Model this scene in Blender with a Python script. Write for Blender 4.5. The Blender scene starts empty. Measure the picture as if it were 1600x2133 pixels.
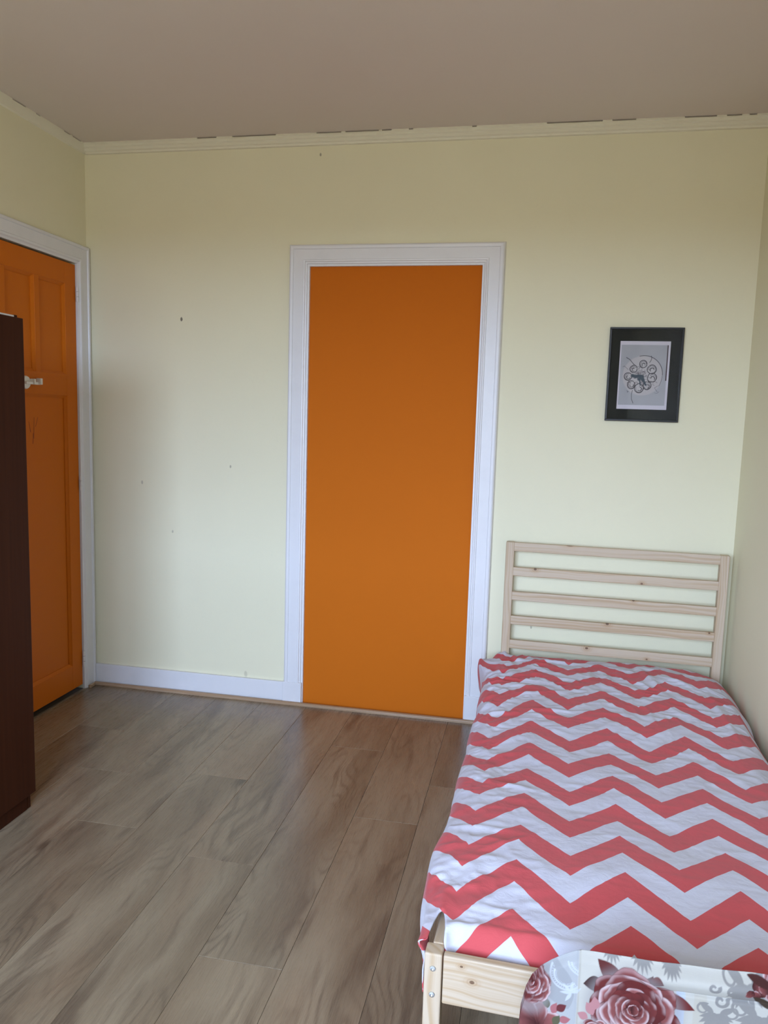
import bpy, bmesh, math, random
import numpy as np
from mathutils import Vector, Matrix

sc = bpy.context.scene
col = sc.collection
random.seed(4)

# ------------------------------------------------------------------ camera
CAM = dict(loc=(2.30204, -3.66223, 1.47674), yaw=0.1916, pitch=-0.12145, roll=0.02982, f=1590.889)
cy, sy = math.cos(CAM['yaw']), math.sin(CAM['yaw'])
cp, sp = math.cos(CAM['pitch']), math.sin(CAM['pitch'])
fwd = Vector((-sy * cp, cy * cp, sp)); rgt = Vector((cy, sy, 0)); upv = rgt.cross(fwd)
cr, sr = math.cos(CAM['roll']), math.sin(CAM['roll'])
r2 = rgt * cr + upv * sr; u2 = upv * cr - rgt * sr
cam_d = bpy.data.cameras.new('camera'); cam = bpy.data.objects.new('camera', cam_d); col.objects.link(cam)
M4 = Matrix.Identity(4)
for i in range(3):
    M4[i][0] = r2[i]; M4[i][1] = u2[i]; M4[i][2] = -fwd[i]; M4[i][3] = CAM['loc'][i]
cam.matrix_world = M4
cam_d.sensor_fit = 'VERTICAL'; cam_d.sensor_height = 36.0
cam_d.lens = 36.0 * CAM['f'] / 2133.0
cam_d.clip_start = 0.02
sc.camera = cam

# ------------------------------------------------------------------ light: overcast day through the window behind the camera
SKY = 5.2
world = bpy.data.worlds.new('overcast_sky'); sc.world = world; world.use_nodes = True
wn = world.node_tree; wn.nodes.clear()
wo = wn.nodes.new('ShaderNodeOutputWorld'); wb = wn.nodes.new('ShaderNodeBackground')
wt = wn.nodes.new('ShaderNodeTexCoord'); ws = wn.nodes.new('ShaderNodeSeparateXYZ')
wr = wn.nodes.new('ShaderNodeValToRGB')
wn.links.new(wt.outputs['Generated'], ws.inputs[0]); wn.links.new(ws.outputs['Z'], wr.inputs[0])
wr.color_ramp.elements[0].position = 0.0; wr.color_ramp.elements[0].color = (0.18, 0.165, 0.14, 1)   # ground below the horizon
wr.color_ramp.elements[1].position = 0.02; wr.color_ramp.elements[1].color = (0.73, 0.94, 1.34, 1)     # clouded sky above it
wn.links.new(wr.outputs[0], wb.inputs[0]); wb.inputs[1].default_value = SKY
wn.links.new(wb.outputs[0], wo.inputs[0])

sc.view_settings.view_transform = 'Standard'; sc.view_settings.look = 'None'
sc.view_settings.gamma = 1.0; sc.view_settings.use_curve_mapping = False
sc.view_settings.exposure = 2.10

ROOM_W, ROOM_H, ROOM_L = 3.2113, 2.801, 4.75
WIN = (0.55, 2.45, 0.75, 2.50)            # window opening: x0, x1, z0, z1
pl = bpy.data.lights.new('window_front_offscreen', 'AREA'); pl.shape = 'RECTANGLE'
pl.size = WIN[1] - WIN[0]; pl.size_y = WIN[3] - WIN[2]; pl.cycles.is_portal = True
plo = bpy.data.objects.new('window_front_offscreen', pl); col.objects.link(plo)
plo.location = ((WIN[0] + WIN[1]) / 2, -ROOM_L - 0.02, (WIN[2] + WIN[3]) / 2); plo.rotation_euler = (math.pi / 2, 0, 0)

# ------------------------------------------------------------------ node helpers
class NT:
    def __init__(self, name):
        self.m = bpy.data.materials.new(name); self.m.use_nodes = True
        self.t = self.m.node_tree; self.t.nodes.clear()
        self.out = self.t.nodes.new('ShaderNodeOutputMaterial')
        self.b = self.t.nodes.new('ShaderNodeBsdfPrincipled')
        self.t.links.new(self.b.outputs[0], self.out.inputs[0])
    def n(self, k): return self.t.nodes.new(k)
    def put(self, sock, v):
        if hasattr(v, 'is_output'): self.t.links.new(v, sock)
        elif isinstance(v, (int, float)): sock.default_value = v
        else: sock.default_value = tuple(v) if len(v) == len(sock.default_value) else tuple(v) + (1.0,)
    def math(self, op, a, b=0.0, c=None, clamp=False):
        n = self.n('ShaderNodeMath'); n.operation = op; n.use_clamp = clamp
        self.put(n.inputs[0], a); self.put(n.inputs[1], b)
        if c is not None: self.put(n.inputs[2], c)
        return n.outputs[0]
    def vec(self, op, a, b):
        n = self.n('ShaderNodeVectorMath'); n.operation = op
        self.put(n.inputs[0], a); self.put(n.inputs[1], b); return n.outputs[0]
    def comb(self, x, y, z):
        n = self.n('ShaderNodeCombineXYZ')
        for i, v in enumerate((x, y, z)): self.put(n.inputs[i], v)
        return n.outputs[0]
    def sep(self, v):
        n = self.n('ShaderNodeSeparateXYZ'); self.put(n.inputs[0], v); return n.outputs
    def noise(self, v, scale=1.0, detail=2.0, rough=0.5, dist=0.0):
        n = self.n('ShaderNodeTexNoise'); self.put(n.inputs['Vector'], v)
        n.inputs['Scale'].default_value = scale; n.inputs['Detail'].default_value = detail
        n.inputs['Roughness'].default_value = rough; n.inputs['Distortion'].default_value = dist
        return n.outputs['Fac']
    def voro(self, v, scale=1.0):
        n = self.n('ShaderNodeTexVoronoi'); self.put(n.inputs['Vector'], v); n.inputs['Scale'].default_value = scale
        return n.outputs
    def step(self, v, a, b):
        n = self.n('ShaderNodeMapRange'); n.interpolation_type = 'SMOOTHSTEP'
        self.put(n.inputs[0], v); n.inputs[1].default_value = a; n.inputs[2].default_value = b
        return n.outputs[0]
    def lin(self, v, a, b, c, d):
        n = self.n('ShaderNodeMapRange'); self.put(n.inputs[0], v)
        for i, q in enumerate((a, b, c, d)): n.inputs[i + 1].default_value = q
        return n.outputs[0]
    def mix(self, f, a, b, mode='MIX'):
        n = self.n('ShaderNodeMix'); n.data_type = 'RGBA'; n.blend_type = mode
        self.put(n.inputs[0], f); self.put(n.inputs[6], a); self.put(n.inputs[7], b); return n.outputs[2]
    def coord(self, k='Object'): return self.n('ShaderNodeTexCoord').outputs[k]
    def rand(self): return self.n('ShaderNodeObjectInfo').outputs['Random']
    def bump(self, h, strength=0.2, dist=0.01):
        n = self.n('ShaderNodeBump'); n.inputs['Strength'].default_value = strength
        n.inputs['Distance'].default_value = dist; self.put(n.inputs['Height'], h)
        self.t.links.new(n.outputs[0], self.b.inputs['Normal'])
    def set(self, color=None, rough=None, spec=None, **kw):
        if color is not None: self.put(self.b.inputs['Base Color'], color)
        if rough is not None: self.put(self.b.inputs['Roughness'], rough)
        if spec is not None: self.put(self.b.inputs['Specular IOR Level'], spec)
        for k, v in kw.items(): self.put(self.b.inputs[k.replace('_', ' ')], v)
        return self.m

# ------------------------------------------------------------------ materials
def mat_wall(name, base, marks=()):
    k = NT(name); c = k.coord()
    n1 = k.noise(c, 1.3, 3, .6); fine = k.noise(c, 220, 2, .6); mid = k.noise(c, 38, 3, .6)
    colr = k.mix(k.lin(n1, .3, .7, 0, 1), tuple(v * .965 for v in base), base)
    colr = k.mix(k.math('MULTIPLY', k.step(mid, .62, .75), .05), colr, (.45, .42, .33))
    for (x, z, rad, dark) in marks:
        s = k.sep(c)
        d = k.math('SQRT', k.math('ADD', k.math('POWER', k.math('ADD', s[0], -x), 2.0), k.math('POWER', k.math('MULTIPLY', k.math('ADD', s[2], -z), .6), 2.0)))
        d = k.math('ADD', d, k.math('MULTIPLY', k.math('ADD', mid, -.5), rad))
        f = k.math('MULTIPLY', k.math('SUBTRACT', 1.0, k.step(d, rad * .5, rad)), dark)
        colr = k.mix(f, colr, (.12, .10, .08))
    k.bump(k.math('ADD', fine, k.math('MULTIPLY', mid, .8)), .10, .003)
    return k.set(colr, .62, .35)
WALL = (.80, .755, .545)
m_wall = mat_wall('cream_wall_paint', WALL)
m_wall_back = mat_wall('cream_wall_paint_marked', WALL, [(.523, 1.944, .008, .9), (1.234, 2.711, .006, .7), (.789, 1.212, .006, .5),
                                                       (.30, 1.11, .007, .35), (.47, .86, .006, .35), (.88, .13, .012, .25), (2.33, .50, .006, .5)])
k = NT('ceiling_paint'); c = k.coord(); n1 = k.noise(c, .9, 3, .6); f1 = k.noise(c, 160, 2, .6)
k.bump(f1, .08, .003)
m_ceiling = k.set(k.mix(n1, (.70, .615, .55), (.75, .67, .61)), .7, .3)
def mat_paint(name, colr, rough=.38, wear=.06):
    k = NT(name); c = k.coord(); n = k.noise(c, 6, 4, .65); s = k.noise(k.vec('MULTIPLY', c, (40, 40, 8)), 1, 3, .6)
    cc = k.mix(k.math('MULTIPLY', k.step(n, .45, .75), wear * 4), colr, tuple(v * .82 for v in colr))
    k.bump(s, .05, .004)
    return k.set(cc, rough, .45)
m_trim = mat_paint('white_gloss_paint', (.74, .73, .74), .36)
m_cornice = mat_paint('cornice_paint', (.80, .765, .62), .5)
def mat_orange(name, colr, rough=.45, chips=()):
    k = NT(name); c = k.coord(); n = k.noise(c, 1.6, 3, .6); f = k.noise(c, 260, 2, .6); md = k.noise(c, 45, 2, .6)
    cc = k.mix(n, tuple(v * .94 for v in colr), colr)
    for (y, z, rad) in chips:
        s = k.sep(c)
        d = k.math('SQRT', k.math('ADD', k.math('POWER', k.math('ADD', s[1], -y), 2.0), k.math('POWER', k.math('ADD', s[2], -z), 2.0)))
        d = k.math('ADD', d, k.math('MULTIPLY', k.math('ADD', md, -.5), rad * 2.2))
        cc = k.mix(k.math('SUBTRACT', 1.0, k.step(d, rad * .5, rad * .7)), cc, (.75, .68, .58))
    k.bump(f, .07, .003)
    return k.set(cc, rough, .12)
ORANGE = (.58, .142, .007)
m_orange = mat_orange('orange_paint', ORANGE, .7)
m_orange_door = mat_orange('orange_door_gloss', ORANGE, .42, [(-.145, 2.03, .012), (-.165, .055, .010), (-.16, 2.015, .006)])
k = NT('dark_scratch'); m_scratch = k.set((.16, .02, .006), .7)

def mat_floor():
    k = NT('oak_laminate'); c = k.coord(); rnd = k.rand()
    off = k.math('MULTIPLY', rnd, 73.0)
    s = k.sep(c); x, y = s[0], s[1]
    warp = k.noise(k.comb(k.math('MULTIPLY', x, 4.0), k.math('MULTIPLY', y, 2.6), off), 1, 2, .5)
    xw = k.math('ADD', x, k.math('MULTIPLY', k.math('ADD', warp, -.5), .13))
    broad = k.noise(k.comb(k.math('MULTIPLY', xw, 8), k.math('MULTIPLY', y, 1.3), off), 1, 2.5, .5)
    smudge = k.noise(k.comb(k.math('MULTIPLY', xw, 14), k.math('MULTIPLY', y, 2.0), k.math('ADD', off, 17)), 1, 2, .5)
    streak = k.noise(k.comb(k.math('MULTIPLY', xw, 62), k.math('MULTIPLY', y, 1.7), k.math('ADD', off, 9)), 1, 3, .6)
    fibre = k.noise(k.comb(k.math('MULTIPLY', x, 420), k.math('MULTIPLY', y, 13), off), 1, 2, .6)
    speck = k.noise(k.comb(k.math('MULTIPLY', x, 260), k.math('MULTIPLY', y, 90), off), 1, 2, .6)
    field = k.noise(k.comb(k.math('MULTIPLY', xw, 6.5), k.math('MULTIPLY', y, 1.0), k.math('ADD', off, 31)), 1, 1.2, .4)
    rings = k.math('POWER', k.math('ADD', k.math('MULTIPLY', k.math('SINE', k.math('MULTIPLY', field, 135)), .5), .5), 4.0)
    ringmask = k.step(k.noise(k.comb(k.math('MULTIPLY', x, 5), k.math('MULTIPLY', y, 1.6), k.math('ADD', off, 55)), 1, 1, .5), .44, .62)
    base = k.mix(k.step(broad, .28, .70), (.205, .150, .104), (.300, .236, .172))
    base = k.mix(k.math('MULTIPLY', k.step(smudge, .54, .74), .85), base, (.118, .083, .060))
    base = k.mix(k.math('MULTIPLY', k.step(streak, .50, .76), .40), base, (.105, .074, .054))
    base = k.mix(k.math('MULTIPLY', k.math('MULTIPLY', rings, ringmask), .50), base, (.105, .075, .055))
    base = k.mix(k.math('MULTIPLY', k.step(fibre, .48, .72), .22), base, (.36, .29, .22))
    base = k.mix(k.math('MULTIPLY', k.step(speck, .55, .75), .18), base, (.12, .088, .064))
    warm = k.noise(k.comb(k.math('MULTIPLY', x, 5), k.math('MULTIPLY', y, 1.6), k.math('ADD', off, 91)), 1, 1, .5)
    base = k.mix(k.math('MULTIPLY', k.step(warm, .52, .72), .35), base, (.27, .175, .115))
    # occasional knots
    vo = k.voro(k.comb(k.math('MULTIPLY', x, 4.2), k.math('MULTIPLY', y, 2.2), off), 1.0)
    kd = k.math('ADD', vo['Distance'], k.math('MULTIPLY', k.math('ADD', fibre, -.5), .06))
    keep = k.step(k.sep(vo['Color'])[0], .70, .72)
    base = k.mix(k.math('MULTIPLY', k.math('MULTIPLY', k.math('SUBTRACT', 1.0, k.step(kd, .02, .13)), keep), .75), base, (.055, .036, .026))
    # each board its own tone
    tone = k.mix(rnd, (.94, .94, .86), (1.05, 1.02, .92))
    base = k.mix(1.0, base, tone, 'MULTIPLY')
    k.bump(k.math('ADD', k.math('MULTIPLY', fibre, .6), k.math('MULTIPLY', streak, .5)), .10, .002)
    return k.set(base, k.lin(fibre, .3, .7, .25, .33), .5)
m_floor = mat_floor()
k = NT('floor_underlay'); m_under = k.set((.10, .07, .05), .9)

def mat_pine(name, axis, tint=(.56, .45, .33), knots=()):
    k = NT(name); c = k.coord(); off = k.math('MULTIPLY', k.rand(), 37.0); s = k.sep(c)
    idx = {'x': 0, 'y': 1, 'z': 2}[axis]; o = [i for i in range(3) if i != idx]
    a, b1, b2 = s[idx], s[o[0]], s[o[1]]
    cross = k.math('ADD', k.math('MULTIPLY', b1, .8), b2)
    wob = k.noise(k.comb(k.math('MULTIPLY', a, 3.5), k.math('MULTIPLY', cross, 9), off), 1, 2, .5)
    cw = k.math('ADD', cross, k.math('MULTIPLY', wob, .035))
    ring = k.noise(k.comb(k.math('MULTIPLY', a, .8), k.math('MULTIPLY', cw, 105), off), 1, 2, .55)
    fib = k.noise(k.comb(k.math('MULTIPLY', a, 12), k.math('MULTIPLY', cross, 900), off), 1, 2, .6)
    base = k.mix(k.step(ring, .38, .68), tint, tuple(v * q for v, q in zip(tint, (.83, .73, .60))))
    base = k.mix(k.math('MULTIPLY', fib, .16), base, tuple(v * 1.12 for v in tint))
    vo = k.voro(k.comb(k.math('MULTIPLY', a, 3.1), k.math('MULTIPLY', b1, 7), k.math('ADD', k.math('MULTIPLY', b2, 7), off)), 1.0)
    keep = k.step(k.sep(vo['Color'])[0], .40, .42)
    kn = k.math('MULTIPLY', k.math('SUBTRACT', 1.0, k.step(vo['Distance'], .05, .075)), keep)
    halo = k.math('MULTIPLY', k.math('SUBTRACT', 1.0, k.step(vo['Distance'], .05, .22)), keep)
    base = k.mix(k.math('MULTIPLY', halo, .38), base, (.50, .30, .15))
    base = k.mix(k.math('MULTIPLY', kn, .8), base, (.17, .085, .045))
    for (ku, kz, kr) in knots:                     # single knots where the board has them (along, up, radius)
        dx = k.math('MULTIPLY', k.math('ADD', s[0], -ku), .75); dz = k.math('ADD', s[2], -kz)
        d = k.math('SQRT', k.math('ADD', k.math('MULTIPLY', dx, dx), k.math('MULTIPLY', dz, dz)))
        base = k.mix(k.math('MULTIPLY', k.math('SUBTRACT', 1.0, k.step(d, kr, kr * 4.5)), .45), base, (.46, .29, .15))
        rg = k.math('MULTIPLY', k.math('SUBTRACT', 1.0, k.step(d, kr * 1.2, kr * 4)), k.math('POWER', k.math('ADD', k.math('MULTIPLY', k.math('SINE', k.math('DIVIDE', d, kr * .22)), .5), .5), 3.0))
        base = k.mix(k.math('MULTIPLY', rg, .3), base, (.30, .18, .10))
        base = k.mix(k.math('MULTIPLY', k.math('SUBTRACT', 1.0, k.step(d, kr * .7, kr * 1.1)), .85), base, (.13, .065, .035))
    k.bump(fib, .06, .001)
    return k.set(base, .55, .35)
m_pine_x = mat_pine('raw_pine_lengthwise', 'x', knots=[(.617, .768, .005), (.14, .799, .006), (.587, .687, .005), (.479, .567, .006), (.394, .444, .006), (.662, .418, .004), (.92, .565, .004)]); m_pine_y = mat_pine('raw_pine_rail', 'y'); m_pine_z = mat_pine('raw_pine_post', 'z')
m_pine_foot = mat_pine('raw_pine_footboard', 'x', knots=[(.106, .271, .0045), (.082, .303, .003)])
m_batten = mat_pine('oak_batten', 'x', (.40, .28, .185))
m_batten.node_tree.nodes['Principled BSDF'].inputs['Roughness'].default_value = .3

k = NT('dark_wenge_laminate'); c = k.coord(); n = k.noise(k.vec('MULTIPLY', c, (60, 60, 1.2)), 1, 3, .6)
m_wenge = k.set(k.mix(n, (.022, .0050, .0018), (.060, .017, .006)), .5, .12)
k = NT('white_board'); m_white = k.set((.78, .76, .72), .5)
k = NT('zinc'); m_zinc = k.set((.72, .76, .80), .28, Metallic=1.0)
k = NT('black_frame'); m_frame = k.set((.010, .010, .011), .35)
k = NT('charcoal_mat'); c = k.coord(); m_mat = k.set(k.mix(k.noise(c, 300, 2), (.014, .015, .014), (.019, .020, .018)), .8, .2)
k = NT('frame_glass'); m_glass = k.n('ShaderNodeBsdfTransparent'); gl = k.n('ShaderNodeBsdfGlossy'); gl.inputs['Roughness'].default_value = .02
fr = k.n('ShaderNodeFresnel'); fr.inputs[0].default_value = 1.25; mx = k.n('ShaderNodeMixShader')
k.t.links.new(fr.outputs[0], mx.inputs[0]); k.t.links.new(m_glass.outputs[0], mx.inputs[1]); k.t.links.new(gl.outputs[0], mx.inputs[2])
k.t.links.new(mx.outputs[0], k.out.inputs[0]); m_glass = k.m
def mat_attr(name, rough=.8, weave=0.0):
    k = NT(name); a = k.n('ShaderNodeAttribute'); a.attribute_name = 'print'
    if weave:
        s = k.sep(k.coord()); h = k.math('ADD', k.math('SINE', k.math('MULTIPLY', s[0], 2500)), k.math('SINE', k.math('MULTIPLY', s[2], 2500)))
        k.bump(h, weave, .0005)
    return k.set(a.outputs['Color'], rough, .25)
m_print = mat_attr('ink_drawing_print', .55)
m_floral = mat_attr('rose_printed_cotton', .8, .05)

def mat_chevron():
    k = NT('chevron_cotton'); uv = k.sep(k.coord('UV')); U, V = uv[0], uv[1]
    def band(du, dv):
        fr = k.math('FRACT', k.math('ADD', k.math('DIVIDE', k.math('ADD', U, -.178 + du), .264), .5 + 10))
        d = k.math('MULTIPLY', k.math('ABSOLUTE', k.math('ADD', fr, -.5)), .264)
        return k.math('FRACT', k.math('ADD', k.math('DIVIDE', k.math('ADD', k.math('ADD', V, d), 1.725 + dv), .1765), 40.0))
    f = band(0, 0)
    red = k.math('MULTIPLY', k.step(f, .496, .504), k.math('SUBTRACT', 1.0, k.step(f, .990, .998)))
    ghost = k.step(band(.07, .05), .48, .52)
    c = k.coord(); n = k.noise(c, 7, 3, .6)
    white = k.mix(k.math('MULTIPLY', ghost, .45), (.60, .60, .69), (.565, .555, .65))
    white = k.mix(k.math('MULTIPLY', n, .12), white, (.53, .50, .62))
    redc = k.mix(n, (.53, .075, .082), (.59, .092, .098))
    s = k.sep(c)
    weave = k.math('ADD', k.math('SINE', k.math('MULTIPLY', U, 3000)), k.math('SINE', k.math('MULTIPLY', V, 3000)))
    crease = k.noise(k.comb(k.math('MULTIPLY', U, 26), k.math('MULTIPLY', V, 40), 0.0), 1, 4, .65, 1.2)
    k.bump(k.math('ADD', k.math('MULTIPLY', weave, .012), crease), .22, .008)
    m = k.set(k.mix(red, white, redc), .85, .2)
    k.b.inputs['Sheen Weight'].default_value = .15
    return m
m_chevron = mat_chevron()
k = NT('mattress_ticking'); m_mattress = k.set((.72, .72, .76), .9)

# ------------------------------------------------------------------ mesh helpers
def box(bm, x0, x1, y0, y1, z0, z1):
    vs = [bm.verts.new(p) for p in ((x0, y0, z0), (x1, y0, z0), (x1, y1, z0), (x0, y1, z0), (x0, y0, z1), (x1, y0, z1), (x1, y1, z1), (x0, y1, z1))]
    for f in ((0, 3, 2, 1), (4, 5, 6, 7), (0, 1, 5, 4), (1, 2, 6, 5), (2, 3, 7, 6), (3, 0, 4, 7)):
        bm.faces.new([vs[i] for i in f])
    return vs
def prism(bm, pts, fn, a, b):
    """profile pts swept from a to b; fn(p, q, t) -> xyz"""
    A = [bm.verts.new(fn(p[0], p[1], a)) for p in pts]; B = [bm.verts.new(fn(p[0], p[1], b)) for p in pts]
    n = len(pts)
    for i in range(n):
        j = (i + 1) % n; bm.faces.new((A[i], A[j], B[j], B[i]))
    bm.faces.new(A[::-1]); bm.faces.new(B)
def cyl(bm, c, axis, r0, r1, h, seg=24):
    """frustum from c along unit axis"""
    ax = Vector(axis).normalized(); t = Vector((0, 0, 1)) if abs(ax.z) < .9 else Vector((1, 0, 0))
    e1 = ax.cross(t).normalized(); e2 = ax.cross(e1); c = Vector(c)
    A = [bm.verts.new(c + (e1 * math.cos(w) + e2 * math.sin(w)) * r0) for w in [2 * math.pi * i / seg for i in range(seg)]]
    B = [bm.verts.new(c + ax * h + (e1 * math.cos(w) + e2 * math.sin(w)) * r1) for w in [2 * math.pi * i / seg for i in range(seg)]]
    for i in range(seg):
        j = (i + 1) % seg; bm.faces.new((A[i], A[j], B[j], B[i]))
    bm.faces.new(A[::-1]); bm.faces.new(B)
def obj(name, bm, m, parent=None, bevel=0, seg=2, smooth=False):
    bmesh.ops.recalc_face_normals(bm, faces=bm.faces)
    me = bpy.data.meshes.new(name); bm.to_mesh(me); bm.free(); me.materials.append(m)
    if smooth:
        for p in me.polygons: p.use_smooth = True
    o = bpy.data.objects.new(name, me); col.objects.link(o)
    if parent is not None: o.parent = parent
    if bevel:
        b = o.modifiers.new('bevel', 'BEVEL'); b.width = bevel; b.segments = seg; b.limit_method = 'ANGLE'; b.angle_limit = .6
    return o
def box_obj(name, dims, m, parent=None, bevel=0, seg=2):
    bm = bmesh.new(); box(bm, *dims); return obj(name, bm, m, parent, bevel, seg)
def empty(name, loc=(0, 0, 0), rz=0):
    o = bpy.data.objects.new(name, None); col.objects.link(o); o.location = loc; o.rotation_euler = (0, 0, rz)
    o.empty_display_size = .1; return o
def tag(o, label=None, cat=None, group=None, kind=None):
    if label: o['label'] = label
    if cat: o['category'] = cat
    if group: o['group'] = group
    if kind: o['kind'] = kind
    return o
def struct(o, label, cat): return tag(o, label, cat, None, 'structure')
def vnoise(x, y, seed):
    """smooth value noise, vectorised"""
    rs = np.random.RandomState(seed); g = rs.rand(64, 64)
    xi = np.floor(x).astype(int); yi = np.floor(y).astype(int); fx = x - xi; fy = y - yi
    fx = fx * fx * (3 - 2 * fx); fy = fy * fy * (3 - 2 * fy)
    G = lambda a, b: g[a % 64, b % 64]
    return (G(xi, yi) * (1 - fx) + G(xi + 1, yi) * fx) * (1 - fy) + (G(xi, yi + 1) * (1 - fx) + G(xi + 1, yi + 1) * fx) * fy - .5
def sstep(a, b, x):
    t = np.clip((x - a) / (b - a), 0, 1); return t * t * (3 - 2 * t)
def srgb(r, g, b):
    v = np.array([r, g, b], float) / 255.0
    return np.where(v <= .04045, v / 12.92, ((v + .055) / 1.055) ** 2.4)
def grid_mesh(name, P, mat, uv=None, colr=None, keep=None, smooth=True):
    """P: (n,m,3) array -> quad mesh"""
    n, m = P.shape[:2]; idx = np.arange(n * m).reshape(n, m)
    q = np.stack([idx[:-1, :-1], idx[1:, :-1], idx[1:, 1:], idx[:-1, 1:]], -1)
    if keep is not None: q = q[keep]
    q = q.reshape(-1, 4)
    me = bpy.data.meshes.new(name); me.from_pydata(P.reshape(-1, 3).tolist(), [], q.tolist())
    me.materials.append(mat)
    if uv is not None:
        l = me.uv_layers.new(name='UVMap'); flat = uv.reshape(-1, 2)
        li = np.empty(len(me.loops), int); me.loops.foreach_get('vertex_index', li)
        l.data.foreach_set('uv', flat[li].ravel())
    if colr is not None:
        a = me.attributes.new('print', 'FLOAT_COLOR', 'POINT')
        a.data.foreach_set('color', np.concatenate([colr.reshape(-1, 3), np.ones((n * m, 1))], 1).ravel())
    if smooth: me.polygons.foreach_set('use_smooth', [True] * len(me.polygons))
    me.update()
    o = bpy.data.objects.new(name, me); col.objects.link(o); return o

# ------------------------------------------------------------------ room shell
T = .14; W, H, L = ROOM_W, ROOM_H, ROOM_L
D1 = (1.188, 2.029, 2.2007)                       # blocked doorway in the back wall: x0, x1, top
D2 = (-.96, -.098, 2.205)                         # door in the left wall: y0, y1, top
bm = bmesh.new()
box(bm, -T, D1[0], 0, T, 0, H); box(bm, D1[1], W + T, 0, T, 0, H); box(bm, D1[0], D1[1], 0, T, D1[2], H); box(bm, D1[0], D1[1], .062, T, 0, D1[2])  # unseen slab behind the panel added to stop sky light leaking in
struct(obj('wall_back', bm, m_wall_back), 'cream painted back wall behind the bed headboard', 'wall')
bm = bmesh.new()
box(bm, -T, 0, D2[1], 0, 0, H); box(bm, -T, 0, -L, D2[0], 0, H); box(bm, -T, 0, D2[0], D2[1], D2[2], H); box(bm, -T, -.046, D2[0], D2[1], .03, D2[2]); box(bm, -T - .02, -T, D2[0] - .05, D2[1] + .05, -.01, .08)  # unseen backing behind the leaf and low outer plate added to keep sky light out
struct(obj('wall_left', bm, m_wall), 'cream painted side wall with the panelled orange door', 'wall')
struct(box_obj('wall_right', (W, W + T, -L - T, 0, 0, H), m_wall), 'cream side wall along the long side of the bed', 'wall')
bm = bmesh.new(); y0, y1 = -L - T, -L
box(bm, -T, WIN[0], y0, y1, 0, H); box(bm, WIN[1], W, y0, y1, 0, H)
box(bm, WIN[0], WIN[1], y0, y1, 0, WIN[2]); box(bm, WIN[0], WIN[1], y0, y1, WIN[3], H)
struct(obj('wall_front', bm, m_wall), 'cream wall holding the window opposite the orange doorway', 'wall')
struct(box_obj('ceiling', (-T, W + T, -L - T, T, H, H + .12), m_ceiling), 'plain off-white plastered ceiling over the room', 'ceiling')
# window frame
wf = struct(empty('window_1', ((WIN[0] + WIN[1]) / 2, -L - .07, WIN[2])), 'white timber window frame opposite the orange doorway', 'window')
hw, hh_ = (WIN[1] - WIN[0]) / 2, WIN[3] - WIN[2]
for nm, d in (('jamb', (-hw, -hw + .06, -.04, .04, 0, hh_)), ('jamb', (hw - .06, hw, -.04, .04, 0, hh_)), ('sill', (-hw + .06, hw - .06, -.04, .04, 0, .06)),
              ('head', (-hw + .06, hw - .06, -.04, .04, hh_ - .06, hh_)), ('mullion', (-.03, .03, -.03, .03, .06, hh_ - .06))):
    box_obj(nm, d, m_trim, wf, .004)

# floor: boards laid along the room, each a board of its own
floor = struct(box_obj('floor', (-T, W + T, -L - T, T, -.06, -.010), m_under), 'grey-brown oak laminate floor of wide boards', 'floor')
PW, PL = .2421, 1.40
joints = {0: -.25, 1: -.545, 2: -.929, 3: -1.305, 4: -.861, 5: -1.42, 6: -.456, 7: -1.035, 8: -.722, 9: -1.22, 10: -.35, 11: -.80, 12: -1.1, 13: -.52, -1: -.9}
meshes = {}
for r in range(-1, 14):
    xa = max(.5 + (r - 2) * PW, .001); xb = min(.5 + (r - 1) * PW, W - .001)
    if xb - xa < .01: continue
    j = joints[r]; cuts = [-.001]
    y = j
    while y < -.01 - PL: y += PL
    if y + PL < -.02: y += PL
    ys = [0.0]
    q = j
    while q + PL < -.03: q += PL
    while q > -L: ys.append(q); q -= PL
    ys.append(-L)
    for ya, yb in zip(ys[1:], ys[:-1]):
        key = (round(xb - xa, 4), round(yb - ya, 4))
        if key not in meshes:
            g = .0004; c_ = .0007; w_, l_ = key; bm = bmesh.new()
            lo = box(bm, g, w_ - g, g, l_ - g, -.010, 0)
            tops = lo[4:]
            for v, (sx, sy_) in zip(tops, ((1, 1), (-1, 1), (-1, -1), (1, -1))): pass
            bmesh.ops.recalc_face_normals(bm, faces=bm.faces)
            ed = [e for e in bm.edges if all(abs(v.co.z) < 1e-6 for v in e.verts)]
            bmesh.ops.bevel(bm, geom=ed, offset=c_, segments=1, affect='EDGES')
            me = bpy.data.meshes.new('plank'); bm.to_mesh(me); bm.free(); me.materials.append(m_floor); meshes[key] = me
        o = bpy.data.objects.new('plank', meshes[key]); col.objects.link(o); o.parent = floor; o.location = (xa, ya, 0)

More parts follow.
